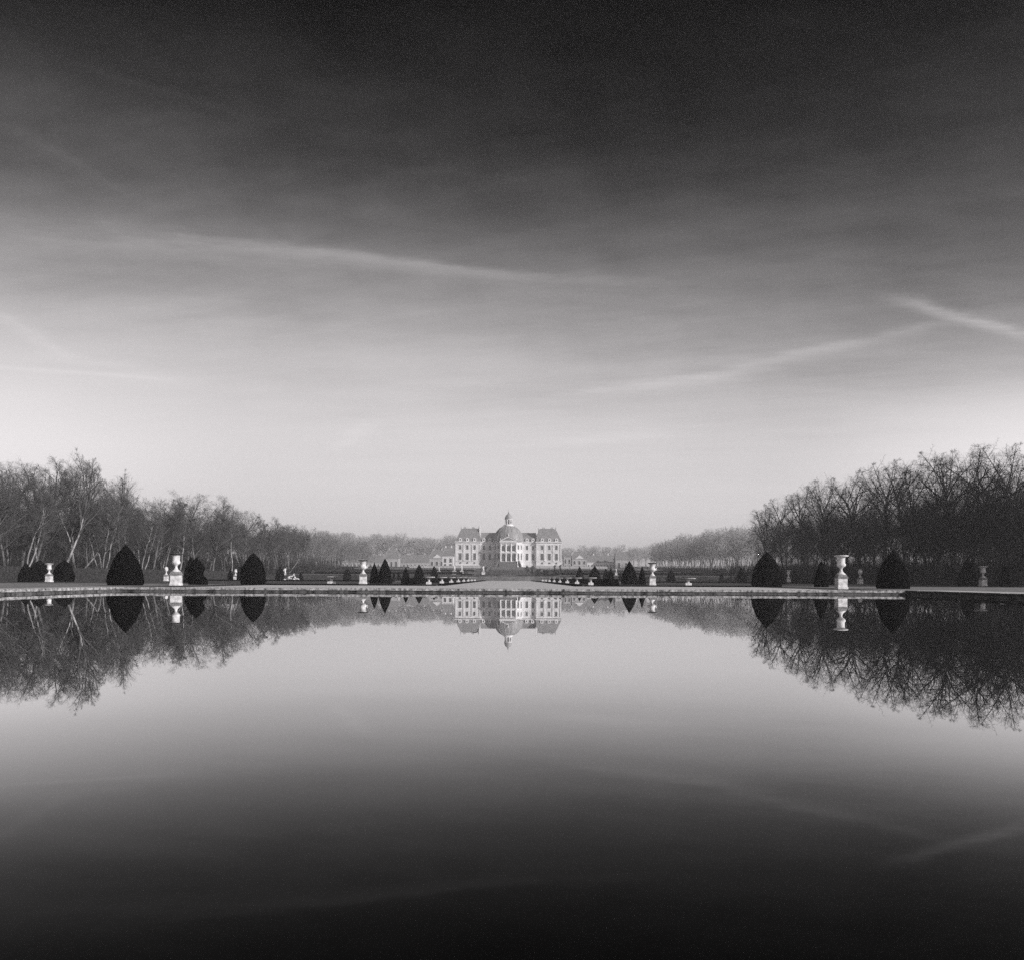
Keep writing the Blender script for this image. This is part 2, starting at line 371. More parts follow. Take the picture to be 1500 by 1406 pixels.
CONES = [  # px, top px, width px, distance, profile power, label
 (184, 797, 51, 75, 1.85, 'largest black clipped yew cone at left, between the small white urn and the tall urn'),
 (371, 809, 37, 89, 2.8, 'round shouldered black yew cone beside the small far urn, left of the palace axis'),
 (1123, 807, 45, 89, 2.2, 'broad black yew cone standing in front of the corner of the right wood'),
 (1308, 805, 47, 75, 1.9, 'broad black yew cone above the pool corner where the kerb turns at right'),
 (1203, 820, 21, 89, 1.9, 'slim black yew cone just left of the sunlit urn at right'),
 (564, 817, 21.5, 115, 1.7, 'broader black yew cone of the touching pair right of the handled urn'),
 (548.5, 823, 15, 116, 1.45, 'narrower pointed yew cone of the touching pair, next to the handled urn'),
 (922, 821, 26, 115, 1.6, 'wide black yew cone with a smaller cone touching its right side'),
 (940.5, 828, 12, 116, 1.5, 'narrow yew cone squeezed between the wide cone and the right handled urn'),
 (508.5, 831, 13, 215, 1.9, 'small grey yew cone alone on the far lawn left of the handled urn'),
 (983, 832.5, 14, 215, 1.9, 'small grey yew cone alone on the far lawn right of the handled urn'),
 (577, 836, 6, 235, 1.6, 'tiny far yew cone just right of the paired cones at left'),
 (584, 837, 7, 225, 1.6, 'tiny far yew cone second to the right of the paired cones at left'),
 (594.5, 830, 13, 132, 1.7, 'small dark yew cone between the tiny pair and the taller cone before the far wing'),
 (614, 826, 17, 155, 1.8, 'medium dark yew cone rising in front of the left arcaded wing'),
 (636, 828, 13, 198, 1.9, 'yew cone behind the left row of stone bowls, nearest the palace'),
 (849, 828.5, 13, 198, 1.8, 'yew cone behind the right row of stone bowls, nearest the palace'),
 (871, 828, 20, 160, 1.8, 'wide dark yew cone behind the nearest stone bowl of the right row'),
 (887.5, 832, 11, 200, 1.8, 'greyer yew cone half hidden behind a dark one, right of the stone bowls'),
 (894.5, 831, 12, 135, 1.6, 'narrow dark yew cone covering half of a greyer one, right of the stone bowls'),
 (908.5, 837, 6, 230, 1.7, 'tiny far yew cone touching the left foot of the wide right cone'),
 (440.5, 837, 8, 230, 1.6, 'tiny yew cone on the left lawn, right of the pale sculpture group'),
 (1057, 838, 8, 230, 1.6, 'tiny yew cone on the right lawn, left of the dark sculpture group'),
 (410, 829, 14, 200, 1.7, 'pointed grey yew cone touching the pale sculpture group'),
 (1086, 831, 16, 200, 1.8, 'pointed grey yew cone touching the dark sculpture group at right'),
 (337.5, 832, 9, 190, 1.7, 'slender yew cone left of the small far urn at left'),
 (353, 827, 13, 180, 1.9, 'dim yew cone peeping out left of the round shouldered black one'),
 (1146, 830, 13, 140, 1.9, 'dim yew cone peeping out right of the broad cone at the wood corner'),
 (1165, 833, 11, 160, 2.0, 'dim yew cone in shade right of the shaded urn at the wood corner'),
 (1219, 828, 13, 130, 2.0, 'dim yew cone in shade directly behind the sunlit right urn'),
 (1417, 817, 26, 116, 1.8, 'large dim yew cone in the shade left of the rightmost urn'),
 (1472, 829, 16, 108, 1.8, 'small dim yew cone in the shade right of the rightmost urn'),
 (38, 823, 22, 116, 1.8, 'dark yew cone before the hedge at the far left, left of the small white urn'),
 (280, 814, 22, 108, 2.0, 'dark yew cone half hidden between the tall urn and the misshapen yew at left'),
]
for i, (px, tp, w, d, pw, lab) in enumerate(CONES):
    x, y, z = spot(px, d); h = top_z(px, tp, d)-z
    o = yew_mesh(h, w*d/F/2/1.04, pw, 40+i).build('topiary_cone', YEW, None, True, (x, y, z-.02))
    tag(o, lab, 'topiary', 'clipped yew cones of the garden')
x, y, z = spot(290, 84)
tag(yew_mesh(top_z(290, 816, 84)-z, .98, 3.2, 91, -.06, .11, True).build('misshapen_yew', YEW, None, True, (x, y, z)), 'misshapen dark yew with a pinched waist, right of the tall urn at left', 'topiary')
def hedge_block(name, pts, w, h, m, label, cat='hedge', rough=.05, step=1.0, group=None, seed=1, hn=3):
    """clipped hedge along a polyline on the ground, faces a little uneven"""
    rg = random.Random(seed); b = MB(); path = []
    for (xa, ya), (xb, yb) in zip(pts[:-1], pts[1:]):
        n = max(1, int(math.hypot(xb-xa, yb-ya)/step))
        path += [(xa+(xb-xa)*k/n, ya+(yb-ya)*k/n) for k in range(n)]
    path.append(pts[-1]); ring = None
    for i, (px, py) in enumerate(path):
        a = path[max(i-1, 0)]; c = path[min(i+1, len(path)-1)]; L = math.hypot(c[0]-a[0], c[1]-a[1]); nx, ny = -(c[1]-a[1])/L, (c[0]-a[0])/L
        z0 = zt(px, py); col = []
        prof = [(-.5, 0)]+[(-.5, (k+1)/hn) for k in range(hn)]+[(0, 1.02)]+[(.5, 1-k/hn) for k in range(hn)]+[(.5, 0)]
        for u, t in prof:
            q = rough if t > 0 else 0
            col.append((px+nx*u*w+rg.uniform(-q, q), py+ny*u*w+rg.uniform(-q, q), z0-.03+t*h+rg.uniform(-q, q)*.6))
        o = len(b.v); b.v += col; n = len(col)
        if i: b.f += [(o-n+k, o-n+k+1, o+k+1, o+k) for k in range(n-1)]
        else: b.f.append(tuple(range(n)))
    b.f.append(tuple(range(len(b.v)-n, len(b.v)))[::-1])
    return tag(b.build(name, m, None, True), label, cat, group)
hedge_block('clipped_hedge', [(-90, 105), (-84.5, 118), (-84, 250)], 1.6, 2.5, HEDGE, 'long grey clipped hedge along the foot of the left wood', rough=.14, seed=2)
hedge_block('clipped_hedge', [(93, 105), (84.5, 120), (84, 236)], 1.6, 2.4, HEDGE, 'dark clipped hedge in shade along the foot of the right wood', rough=.14, seed=3)
for px, d, w, lab, sd in ((57, 125, 2.6, 'black yew bush left of the small white urn at far left', 5), (93, 125, 2.9, 'black yew bush right of the small white urn at far left', 6)):
    x, y, z = spot(px, d)
    tag(yew_mesh(3.5, w*.52, 3.2, sd, .03, .30).build('yew_bush', YEW, None, True, (x, y, z)), lab, 'bush', 'black yew bushes at far left')
for s, nm in ((-1, 'left'), (1, 'right')):
    hedge_block('box_hedge', [(s*7.7, 84), (s*7.7, 252)], .5, .26, BOX, f'low dark box edging along the {nm} side of the central gravel path', rough=.03, seed=11)
    hedge_block('box_hedge', [(s*8.2, 84), (s*29, 86), (s*29, 90)], .6, .17, BOX, f'low dark box edging along the front of the {nm} lawn', rough=.03, seed=12)
    hedge_block('box_hedge', [(s*13.6, 99), (s*13.6, 250)], 1.0, .82, BOX, f'dark box hedge right behind the {nm} row of stone bowls', rough=.06, seed=13)
    hedge_block('box_hedge', [(s*26, 174), (s*70, 174)], 1.0, .32, BOX, f'low box hedge across the {nm} lawn before the far bank', rough=.05, seed=14)
    hedge_block('parterre_hedge', [(s*18, 300), (s*76, 300)], 1.6, 1.0, BOX, f'dark parterre hedge on the {nm} first terrace', rough=.08, seed=15, step=2)
    hedge_block('parterre_hedge', [(s*18, 402), (s*82, 402)], 1.8, 1.1, BOX, f'dark parterre hedge on the {nm} second terrace below the palace', rough=.08, seed=16, step=2)
    hedge_block('parterre_hedge', [(s*15.5, 262), (s*15.5, 330)], 1.2, .7, BOX, f'dark hedge flanking the {nm} side of the middle lawn', rough=.08, seed=17, step=2)
    hedge_block('parterre_hedge', [(s*3.2, 306), (s*13, 306)], 2.2, .5, BOX, f'low dark parterre bed {nm} of the axis before the great stair', rough=.08, seed=18, step=2)

# ------------------------------------------------------------------ urns
def pedestal(b, w, h):
    b.box(-w*.56, w*.56, -w*.56, w*.56, -.05, h*.16); b.box(-w*.5, w*.5, -w*.5, w*.5, h*.16, h*.80)
    return b
def make_urn(px, tp, d, style, label, group='stone urns on pedestals', rim_dark=True, k=1.0):
    x, y, z = spot(px, d); H = top_z(px, tp, d)-z
    r = empty('stone_urn', (x, y, z), rng.uniform(-.05, .05)); tag(r, label, 'urn', group)
    hp = H*.405; w = H*.27*k
    sharp(pedestal(MB(), w, hp).build('pedestal', STONE, r))
    c = MB(); c.box(-w*.565, w*.565, -w*.565, w*.565, hp*.80, hp*.90); c.frustum(-w*.52, w*.52, -w*.52, w*.52, hp*.90, -w*.42, w*.42, -w*.42, w*.42, hp*1.06)
    c.build('cap', CAPST, r)
    V = H-hp*1.06; z0 = hp*1.06
    S = H/3.15
    if style == 'jar':
        prof = [(.40, 0), (.40, .03), (.33, .06), (.20, .13), (.12, .22), (.115, .30), (.19, .36), (.37, .44), (.41, .50), (.40, .55), (.34, .57), (.345, .80), (.37, .90)]
        rim = [(.37, .895), (.50, .92), (.63, .945), (.64, .975), (.60, 1.0), (.42, .985)]
    elif style == 'medici':
        prof = [(.36, 0), (.36, .04), (.26, .08), (.13, .17), (.11, .25), (.20, .31), (.40, .37), (.47, .46), (.46, .53), (.36, .60), (.34, .72), (.40, .86), (.47, .92)]
        rim = [(.47, .915), (.58, .94), (.66, .96), (.66, .985), (.60, 1.0), (.44, .98)]
    else:
        prof = [(.34, 0), (.34, .05), (.22, .10), (.12, .20), (.12, .32), (.24, .40), (.40, .52), (.45, .66), (.40, .80), (.30, .90), (.22, .95)]
        rim = [(.22, .945), (.30, .955), (.24, .98), (.10, 1.0)]
    q = [(a*S*k, zz*V) for a, zz in prof]
    v = MB().lathe(q, (0, 0, z0), 28).build('vase', STONE, r); sharp(v)
    rm = MB().lathe([(a*S*k, zz*V) for a, zz in rim], (0, 0, z0), 28).build('rim' if style != 'ball' else 'lid', RIM if rim_dark else STONE, r); sharp(rm)
    if style == 'medici':
        for s in (-1, 1):
            pts = [(s*(.44+.17*math.sin(t))*S, 0, z0+V*(.42+.10*(1-math.cos(t)))) for t in [i*math.pi/6 for i in range(7)]]
            MB().tube(pts, [.05*S]*7, 6).build('handle', STONE, r, True)
    return r
make_urn(258, 810, 76, 'jar', 'tall white stone urn with dark flared rim, nearest on the left beyond the kerb')
make_urn(1232, 813, 71, 'jar', 'tall white stone urn with a light rim, nearest on the right beyond the kerb', rim_dark=False)
make_urn(72, 825, 117, 'jar', 'small white stone urn at far left between two black yew bushes', rim_dark=False)
make_urn(243.5, 829, 158, 'ball', 'small bright stone urn with a rounded lid, just behind the tall left urn', k=.9)
make_urn(345, 832, 188, 'jar', 'tiny far white urn with dark rim between yew cones at left')
make_urn(532, 820, 106, 'medici', 'two handled stone vase on pedestal left of the paired yew cones')
make_urn(955.5, 824, 106, 'medici', 'two handled stone vase on pedestal right of the wide yew cone')
make_urn(1155, 835, 185, 'jar', 'dim stone urn in shade at the left corner of the right wood', rim_dark=False)
make_urn(1260, 833, 165, 'ball', 'dim round lidded stone urn in shade between the sunlit urn and the pool corner cone', rim_dark=False)
make_urn(1440, 829, 118, 'jar', 'rightmost stone urn standing grey in the shade before the dark hedge', rim_dark=False)

# ------------------------------------------------------------------ shallow stone bowls in two rows along the path
def make_bowl():
    r = empty('stone_bowl', (0, 0, 0))
    p = MB(); p.box(-.34, .34, -.34, .34, -.05, .30); p.frustum(-.34, .34, -.34, .34, .30, -.20, .20, -.20, .20, .36)
    p.lathe([(.20, .35), (.15, .44), (.14, .66), (.24, .74), (.24, .78)], n=16); sharp(p.build('pedestal', STONE, r))
    b = MB().lathe([(.20, .77), (.45, .80), (.70, .86), (.80, .91), (.84, .93), (.84, 1.03), (.78, 1.035), (.70, .97), (.30, .90)], n=28).build('bowl', BOWLST, r); sharp(b)
    return r
first = None; ORD = ['nearest', 'second nearest', 'third nearest', 'fourth', 'fifth', 'sixth', 'last but one', 'farthest']
def place_bowl(x, y, label, k=1.0):
    global first
    o = make_bowl() if first is None else copy_tree(first)
    if first is None: first = o
    o.location = (x, y, zt(x, y)); o.rotation_euler = (0, 0, rng.uniform(-.1, .1)); o.scale = (k, k, 1.0); tag(o, label, 'stone bowl', 'shallow stone bowls on pedestals'); return o
for s, nm in ((-1, 'left'), (1, 'right')):
    for i in range(8):
        place_bowl(s*11.0, 104+i*20.6, f'{ORD[i]} shallow stone bowl in the row lining the {nm} of the path')
    place_bowl(s*25.4, 109, f'lone shallow stone bowl on the {nm} lawn, far outside the row by the path', 1.3)

# ------------------------------------------------------------------ statues
def figure_mesh(name, pts, edges, radii, m):
    me = bpy.data.meshes.new(name); me.from_pydata(pts, edges, []); o = bpy.data.objects.new(name, me); C.objects.link(o)
    o.modifiers.new('skin', 'SKIN')
    sv = me.skin_vertices[0].data
    for i, r in enumerate(radii): sv[i].radius = (r, r); sv[i].use_root = i == 0
    su = o.modifiers.new('sub', 'SUBSURF'); su.levels = 1; su.render_levels = 1
    dg = bpy.context.evaluated_depsgraph_get(); ev = bpy.data.meshes.new_from_object(o.evaluated_get(dg))
    bpy.data.objects.remove(o); ev.materials.clear(); ev.materials.append(m); ev.shade_smooth(); ev.name = name
    return ev
STAND = figure_mesh('figure', [(0, 0, .95), (0, 0, 1.2), (.01, 0, 1.42), (0, 0, 1.55), (.01, -.02, 1.72), (-.22, 0, 1.40), (-.33, -.06, 1.12), (-.22, -.22, .95), (.22, 0, 1.42), (.36, -.1, 1.62), (.34, -.16, 1.9), (-.10, .02, .5), (-.11, .02, .06), (.12, -.06, .52), (.13, -.02, .06), (0, .08, .45), (.02, .08, .05)],
    [(0, 1), (1, 2), (2, 3), (3, 4), (2, 5), (5, 6), (6, 7), (2, 8), (8, 9), (9, 10), (0, 11), (11, 12), (0, 13), (13, 14), (0, 15), (15, 16)],
    [.19, .16, .19, .07, .12, .09, .065, .05, .09, .065, .05, .12, .10, .12, .10, .15, .20], STONE)
RECL = figure_mesh('figure', [(0, 0, .28), (.3, 0, .42), (.55, 0, .75), (.62, 0, .95), (.66, -.02, 1.12), (.5, -.25, .68), (.75, -.4, .4), (.55, .25, .7), (.9, .2, .62), (-.4, -.15, .42), (-.85, -.2, .16), (-.45, .15, .24), (-1.0, .15, .14)],
    [(0, 1), (1, 2), (2, 3), (3, 4), (2, 5), (5, 6), (2, 7), (7, 8), (0, 9), (9, 10), (0, 11), (11, 12)],
    [.24, .22, .22, .09, .14, .10, .07, .10, .07, .14, .09, .15, .09], STONE)
def statue(x, y, h, label, m=STONE, rz=0.0, ped=.36):
    r = empty('statue', (x, y, zt(x, y)), rz); tag(r, label, 'statue', 'garden statues on pedestals')
    hp = h*ped; w = h*.17
    p = MB(); p.box(-w*1.15, w*1.15, -w*1.15, w*1.15, -.1, hp*.14); p.box(-w*.9, w*.9, -w*.9, w*.9, hp*.14, hp*.88); p.box(-w*1.1, w*1.1, -w*1.1, w*1.1, hp*.88, hp); p.build('pedestal', m, r)
    me = STAND
    if m is not STONE: me = STAND.copy(); me.materials[0] = m
    o = bpy.data.objects.new('figure', me); C.objects.link(o); o.parent = r; k = (h-hp)/1.93; o.location = (0, 0, hp-.03*k); o.scale = (k*1.15, k*1.15, k)
    return r
def herm(x, y, h, label):
    r = empty('herm', (x, y, zt(x, y))); tag(r, label, 'statue', 'stone herms below the left wood')
    b = MB(); b.box(-.5, .5, -.5, .5, -.1, h*.22); b.frustum(-.28, .28, -.25, .25, h*.22, -.46, .46, -.38, .38, h*.72); b.build('shaft', STONE, r)
    t = MB().lathe([(.46, h*.72), (.52, h*.78), (.44, h*.84), (.17, h*.86), (.15, h*.89), (.26, h*.92), (.28, h*.96), (.16, h)], n=14).build('bust', STONE, r, True)
for px, tp, d, lab in ((394, 819, 419, 'tallest pale stone herm, leftmost, at the foot of the left wood'), (449, 821, 421, 'pale stone herm under the thin birch at the end of the left wood'), (463, 822, 421, 'pale stone herm standing clear, right of the thin birch')):
    x, y, z = spot(px, d); herm(x, y, top_z(px, tp, d)-z, lab)
for px, d, h, m, lab in (
    (665.5, 300, 4.0, STONE, 'white statue on pedestal below the left corner of the palace'),
    (676.3, 302, 3.9, STONE, 'white statue on pedestal second from the left below the left palace wing'),
    (707.9, 310, 4.3, STONE, 'pale statue standing beside the foot of the great stair at left'),
    (779.5, 310, 4.6, BRONZE, 'dark statue beside the foot of the great stair at right'),
    (812.5, 300, 4.2, BRONZE, 'darker topped statue below the middle of the right palace wing'),
    (820.7, 300, 4.4, BRONZE, 'dark statue below the right corner of the palace'),
    (902.5, 290, 2.9, STONE, 'small white statue left of the wide right yew cone'),
    (432, 418, 2.6, STONE, 'small white statue on the far left terrace between herms'),
    (1079, 212, 4.0, BRONZE, 'dark slim statue at the left edge of the grey cone by the right sculpture group'),
    (643, 300, 3.3, STONE, 'pale statue half behind the cone at the palace side of the left bowl row')):
    x, y, z = spot(px, d); statue(x, y, h, lab, m, rng.uniform(-.5, .5))
def sculpture_group(px, d, label, m, mirror=1):
    x, y, z = spot(px, d); r = empty('sculpture_group', (x, y, z)); tag(r, label, 'statue', None)
    b = MB(); rg = random.Random(int(px))
    for k in range(16):
        a = rg.uniform(-1.7, 2.3); s = rg.uniform(.18, .42); st = len(b.v)
        b.lathe([(s*.7, -.1), (s, s*.35), (s*.8, s*.8), (s*.3, s*1.1)], (mirror*a, rg.uniform(-.6, .6), max(0, (1.2-abs(a-.2)*.7))*rg.uniform(.2, .7)), 7)
    b.build('rock_base', m, r)
    for (dx, dz, sc_, me, rz) in ((-1.3, 1.25, 1.15, STAND, .3), (.4, .7, 1.0, RECL, .2), (1.7, .1, .9, RECL, 2.8)):
        if m is not STONE: me = me.copy(); me.materials[0] = m
        o = bpy.data.objects.new('figure', me); C.objects.link(o); o.parent = r; o.location = (mirror*dx, -.1, dz); o.scale = (sc_,)*3; o.rotation_euler = (0, 0, rz)
sculpture_group(425, 200, 'pale sculpture group of reclining and standing figures on rocks at left', STONE)
sculpture_group(1070, 196, 'dark low sculpture group on rocks in the shade at right', BRONZE, -1)

# ------------------------------------------------------------------ palace
YF = 487.0; PZ = 8.3
def arch_poly(w, z0, z1, n=8):
    r = w/2; return [(-r, z0), (r, z0)]+[(r*math.cos(a), z1-r+r*math.sin(a)) for a in [math.pi*k/n for k in range(n+1)]]
def window(parent, x, yf, z0, z1, w, arched=False, rot=None, surround=.18, bars=True):
    """window with its own surround and a dark pane; yf is the wall plane, rot turns it round a centre"""
    f = MB(); p = MB(); s = surround
    if arched:
        f.prism(arch_poly(w+2*s, z0, z1+s), -.14, .1); p.prism(arch_poly(w, z0+.02, z1), -.17, .05)
    else:
        f.box(-w/2-s, w/2+s, -.14, .1, z0-s*.5, z1+s); f.box(-w/2-s*1.6, w/2+s*1.6, -.32, .1, z1+s, z1+s*2.1); p.box(-w/2, w/2, -.17, .05, z0, z1)
    for b in (f, p):
        b.move(x, yf)
        if rot: b.turn(rot[0], 0, rot[1])
    fo = f.build('window', TRIM, parent); p.build('pane', GLASS, fo); return fo
pal = empty('palace', (0, YF, PZ)); tag(pal, 'long pale palace with central dome and slate roofs at the end of the axis', 'palace')
EZ = 24.8-PZ           # eaves above the base; local coordinates from here on
for s in (-1, 1):
    xa, xb = sorted((s*17.7, s*33.7)); b = MB()
    b.box(xa, xb, 0, 30, -1.0, EZ); b.box(xa-.25, xb+.25, -.25, 30.2, -1.0, 1.9)
    b.box(xa-.5, xb+.5, -.5, 30.5, EZ-.6, EZ); b.box(xa-.15, xb+.15, -.15, 30.1, EZ-1.9, EZ-1.6); b.box(xa-.12, xb+.12, -.12, 30.1, 3.9, 4.2)
    for u in (.02, .33, .67, .98):
        px = xa+(xb-xa)*u; b.box(px-.42, px+.42, -.30, .1, 4.2, EZ-1.6)
    b.build('pavilion_wall', FACADE, pal)
    xin, xout = (xa, xb) if s > 0 else (xb, xa)
    rf = MB(); i0 = 1.3; o0 = 3.4
    X0, X1 = sorted((xin+s*i0, xout-s*o0)); mid = EZ+(33.4-24.8)
    rf.frustum(xa-.35, xb+.35, -.35, 30.3, EZ+.0, X0, X1, 3.2, 26, mid-.5); rf.frustum(X0, X1, 3.2, 26, mid-.5, X0+1.5, X1-1.5, 6, 23, mid+.1)
    ro = rf.build('roof', SLATE, pal)
    MB().box(X0-.1, X1+.1, 3.05, 3.5, mid-.62, mid-.38).build('ridge', LEAD, ro)
    for ex in (X0, X1): MB().lathe([(.25, 0), (.3, .3), (.12, .5), (.3, .9), (.06, 1.4), (.03, 2.6)], (ex, 3.4, mid-.5), 8).build('finial', LEAD, ro, True)
    for (cx, cw, h0, h1) in ((xin+s*.55, .85, EZ-.2, mid+2.2), (xin+s*5.2, 1.5, mid-3, mid+1.3), (xout-s*5.4, 1.5, mid-3, mid+1.3)):
        cy = 2.0 if cw < 1 else 9.0
        c = MB(); c.box(cx-cw/2, cx+cw/2, cy, cy+2.2, h0, h1); c.box(cx-cw/2-.12, cx+cw/2+.12, cy-.12, cy+2.32, h1-.5, h1-.2); c.build('chimney', TRIM if cw < 1 else FACADE2, ro)
    for u in (21.5, 26.1, 30.6):
        x = XX = s*u
        window(pal, x, 0, 4.9, 8.9, 1.75); window(pal, x, 0, 11.5, 14.0, 1.4)
        ov = MB().lathe([(.0, -.2), (.62, -.2), (.62, .05), (.0, .05)], n=14); ov.v = [(a+x, z_, b_*.8+2.95) for a, b_, z_ in ov.v]
        ov.build('basement_window', GLASS, pal)
        d = MB(); d.prism(arch_poly(2.0, EZ, EZ+2.3), -.45, 2.6); do = d.move(XX, 0).build('dormer', TRIM, pal)
        MB().prism(arch_poly(.8, EZ+.6, EZ+1.7), -.5, -.4).move(XX, 0).build('pane', GLASS, do)
    # recessed wing between pavilion and rotunda
    ra, rb = sorted((s*6, s*17.7)); b = MB(); ry = 1.5
    b.box(ra, rb, ry, 28, -1, EZ-.02); b.box(ra, rb, ry-.35, ry, EZ-.6, EZ-.03); b.box(ra, rb, ry-.12, ry, 3.9, 4.2); b.box(ra, rb, ry-.2, ry, -1, 1.9)
    b.build('recess_wall', FACADE, pal)
    rr = MB(); rr.frustum(ra, rb, ry-.3, 28, EZ, ra, rb, ry+4.5, 22, EZ+5.6); rr.frustum(ra, rb, ry+4.5, 22, EZ+5.6, ra, rb, ry+6, 20, EZ+6.1)
    rro = rr.build('roof', SLATE, pal); MB().box(ra, rb, ry+4.3, ry+4.8, EZ+5.5, EZ+5.75).build('ridge', LEAD, rro)
    for u in (11.9, 15.7):
        XX = s*u
        window(pal, s*u, ry, 4.9, 8.9, 1.6); window(pal, s*u, ry, 11.5, 14.0, 1.3)
        d = MB(); d.prism(arch_poly(2.0, EZ, EZ+2.3), ry-.45, ry+2.6); do = d.move(XX, 0).build('dormer', TRIM, pal)
        MB().prism(arch_poly(.8, EZ+.6, EZ+1.7), ry-.5, ry-.4).move(XX, 0).build('pane', GLASS, do)
RC = (0, 1.5); RR = 8.9
b = MB(); b.lathe([(RR+.3, -1), (RR+.3, 1.9), (RR, 2.0), (RR, 3.9), (RR+.15, 3.9), (RR+.15, 4.2), (RR, 4.2), (RR, EZ-1.9), (RR+.15, EZ-1.9), (RR+.15, EZ-1.6), (RR, EZ-1.6), (RR, EZ-.6), (RR+.6, EZ-.5), (RR+.6, EZ+.05)], (0, 1.5, 0), 48)
sharp(b.build('rotunda_wall', FACADE, pal), 30)
for ang in (44, 66, -44, -66):
    a = R(ang)
    window(pal, 0, 1.5-RR-.02, 4.9, 8.9, 1.35, False, (a, RC)); window(pal, 0, 1.5-RR-.02, 11.5, 14.0, 1.15, False, (a, RC))
DH = 10.0
dp = [(10.0, EZ+.05), (9.9, EZ+.8), (9.5, EZ+2.6), (8.9, EZ+4.4), (8.0, EZ+6.0), (6.9, EZ+7.4), (5.6, EZ+8.6), (4.1, EZ+9.5), (2.6, EZ+10.0), (2.3, EZ+10.3)]
dm = sharp(MB().lathe(dp, (0, 1.5, 0), 48).build('dome', DOMEM, pal), 30)
rb_ = MB()
for k in range(12):
    a = 2*math.pi*(k+.5)/12; rb_.tube([((r+.03)*math.cos(a), 1.5+(r+.03)*math.sin(a), z) for r, z in dp[:-1]], [.16]*(len(dp)-1), 5)
rb_.build('rib', LEAD, dm)
ln = empty('lantern', (0, 1.5, EZ+10.0)); ln.parent = pal; ln.scale = (1.15, 1.15, 1.0)
sharp(MB().lathe([(2.9, -.2), (2.9, .4), (2.3, .5), (2.3, .9), (1.45, 1.0), (1.45, 4.0), (2.1, 4.1), (2.2, 4.5)], n=24).build('drum', TRIM, ln))
for k in range(8):
    a = 2*math.pi*k/8+.39; MB().lathe([(.26, .9), (.22, 1.2), (.20, 3.8), (.28, 4.1)], (1.9*math.cos(a), 1.9*math.sin(a), 0), 8).build('column', TRIM, ln, True)
    q = MB(); q.prism(arch_poly(.62, 1.3, 3.6), -1.5, -1.3); q.turn(a+.393+math.pi/2); q.build('opening', GLASS, ln)
sharp(MB().lathe([(2.15, 4.5), (2.1, 5.2), (1.85, 6.1), (1.3, 7.0), (.6, 7.7), (.35, 8.0), (.42, 8.4), (.25, 8.8), (.08, 9.2), (.05, 10.6), (.02, 11.4)], n=20).build('cap', DOMEM, ln))
# frontispiece with two storeys of arches, columns and pediment
YB = -7.9
po = empty('portico', (0, YB, 0)); po.parent = pal
b = MB(); b.box(-5.1, 5.1, 0, 8, -1, EZ-.05); b.box(-5.4, 5.4, -.5, 8, 8.9, 9.7); b.box(-5.5, 5.5, -.7, 8, EZ-.9, EZ-.0); b.box(-5.35, 5.35, -.6, 8, -1, 3.7)
b.box(-5.3, 5.3, -.35, 0, EZ-1.9, EZ-1.5)
b.build('front_wall', FACADE, po)
pd = MB(); pd.prism([(-5.6, EZ), (5.6, EZ), (0, EZ+2.9)], -.75, 8).build('pediment', TRIM, po)
MB().prism([(-4.2, EZ+.35), (4.2, EZ+.35), (0, EZ+2.3)], -.82, -.74).build('tympanum', CAPST, po)
pr = MB(); pr.prism([(-5.8, EZ-.02), (0, EZ+2.98), (0, EZ+3.1), (-5.8, EZ+.12)][::-1], -.9, 8.05); pr.prism([(5.8, EZ-.02), (5.8, EZ+.12), (0, EZ+3.1), (0, EZ+2.98)][::-1], -.9, 8.05); pr.build('cornice', LEAD, po)
for x in (-3.25, 0, 3.25):
    MB().prism([(a+x, z) for a, z in arch_poly(2.1, 3.9, 8.6)], -.05, .05).build('arch_opening', GLASS, po)
    MB().prism([(a+x, z) for a, z in arch_poly(1.9, 10.2, 13.9)], -.05, .05).build('arch_opening', GLASS, po)
for x in (-4.85, -1.63, 1.63, 4.85):
    MB().lathe([(.52, 3.7), (.52, 3.95), (.40, 4.1), (.36, 8.4), (.52, 8.75), (.52, 8.92)], (x, -.30, 0), 12).build('column', TRIM, po, True)
    MB().lathe([(.46, 9.7), (.46, 9.95), (.34, 10.1), (.31, 14.2), (.48, 14.6), (.48, 14.8)], (x, -.25, 0), 12).build('column', TRIM, po, True)
for x in (-4.9, 0, 4.9): MB().lathe([(.28, 0), (.3, .5), (.18, .9), (.22, 1.3), (.05, 1.7)], (x, -.3, EZ+(3.0 if x == 0 else .15)), 8).build('acroter', TRIM, po, True)

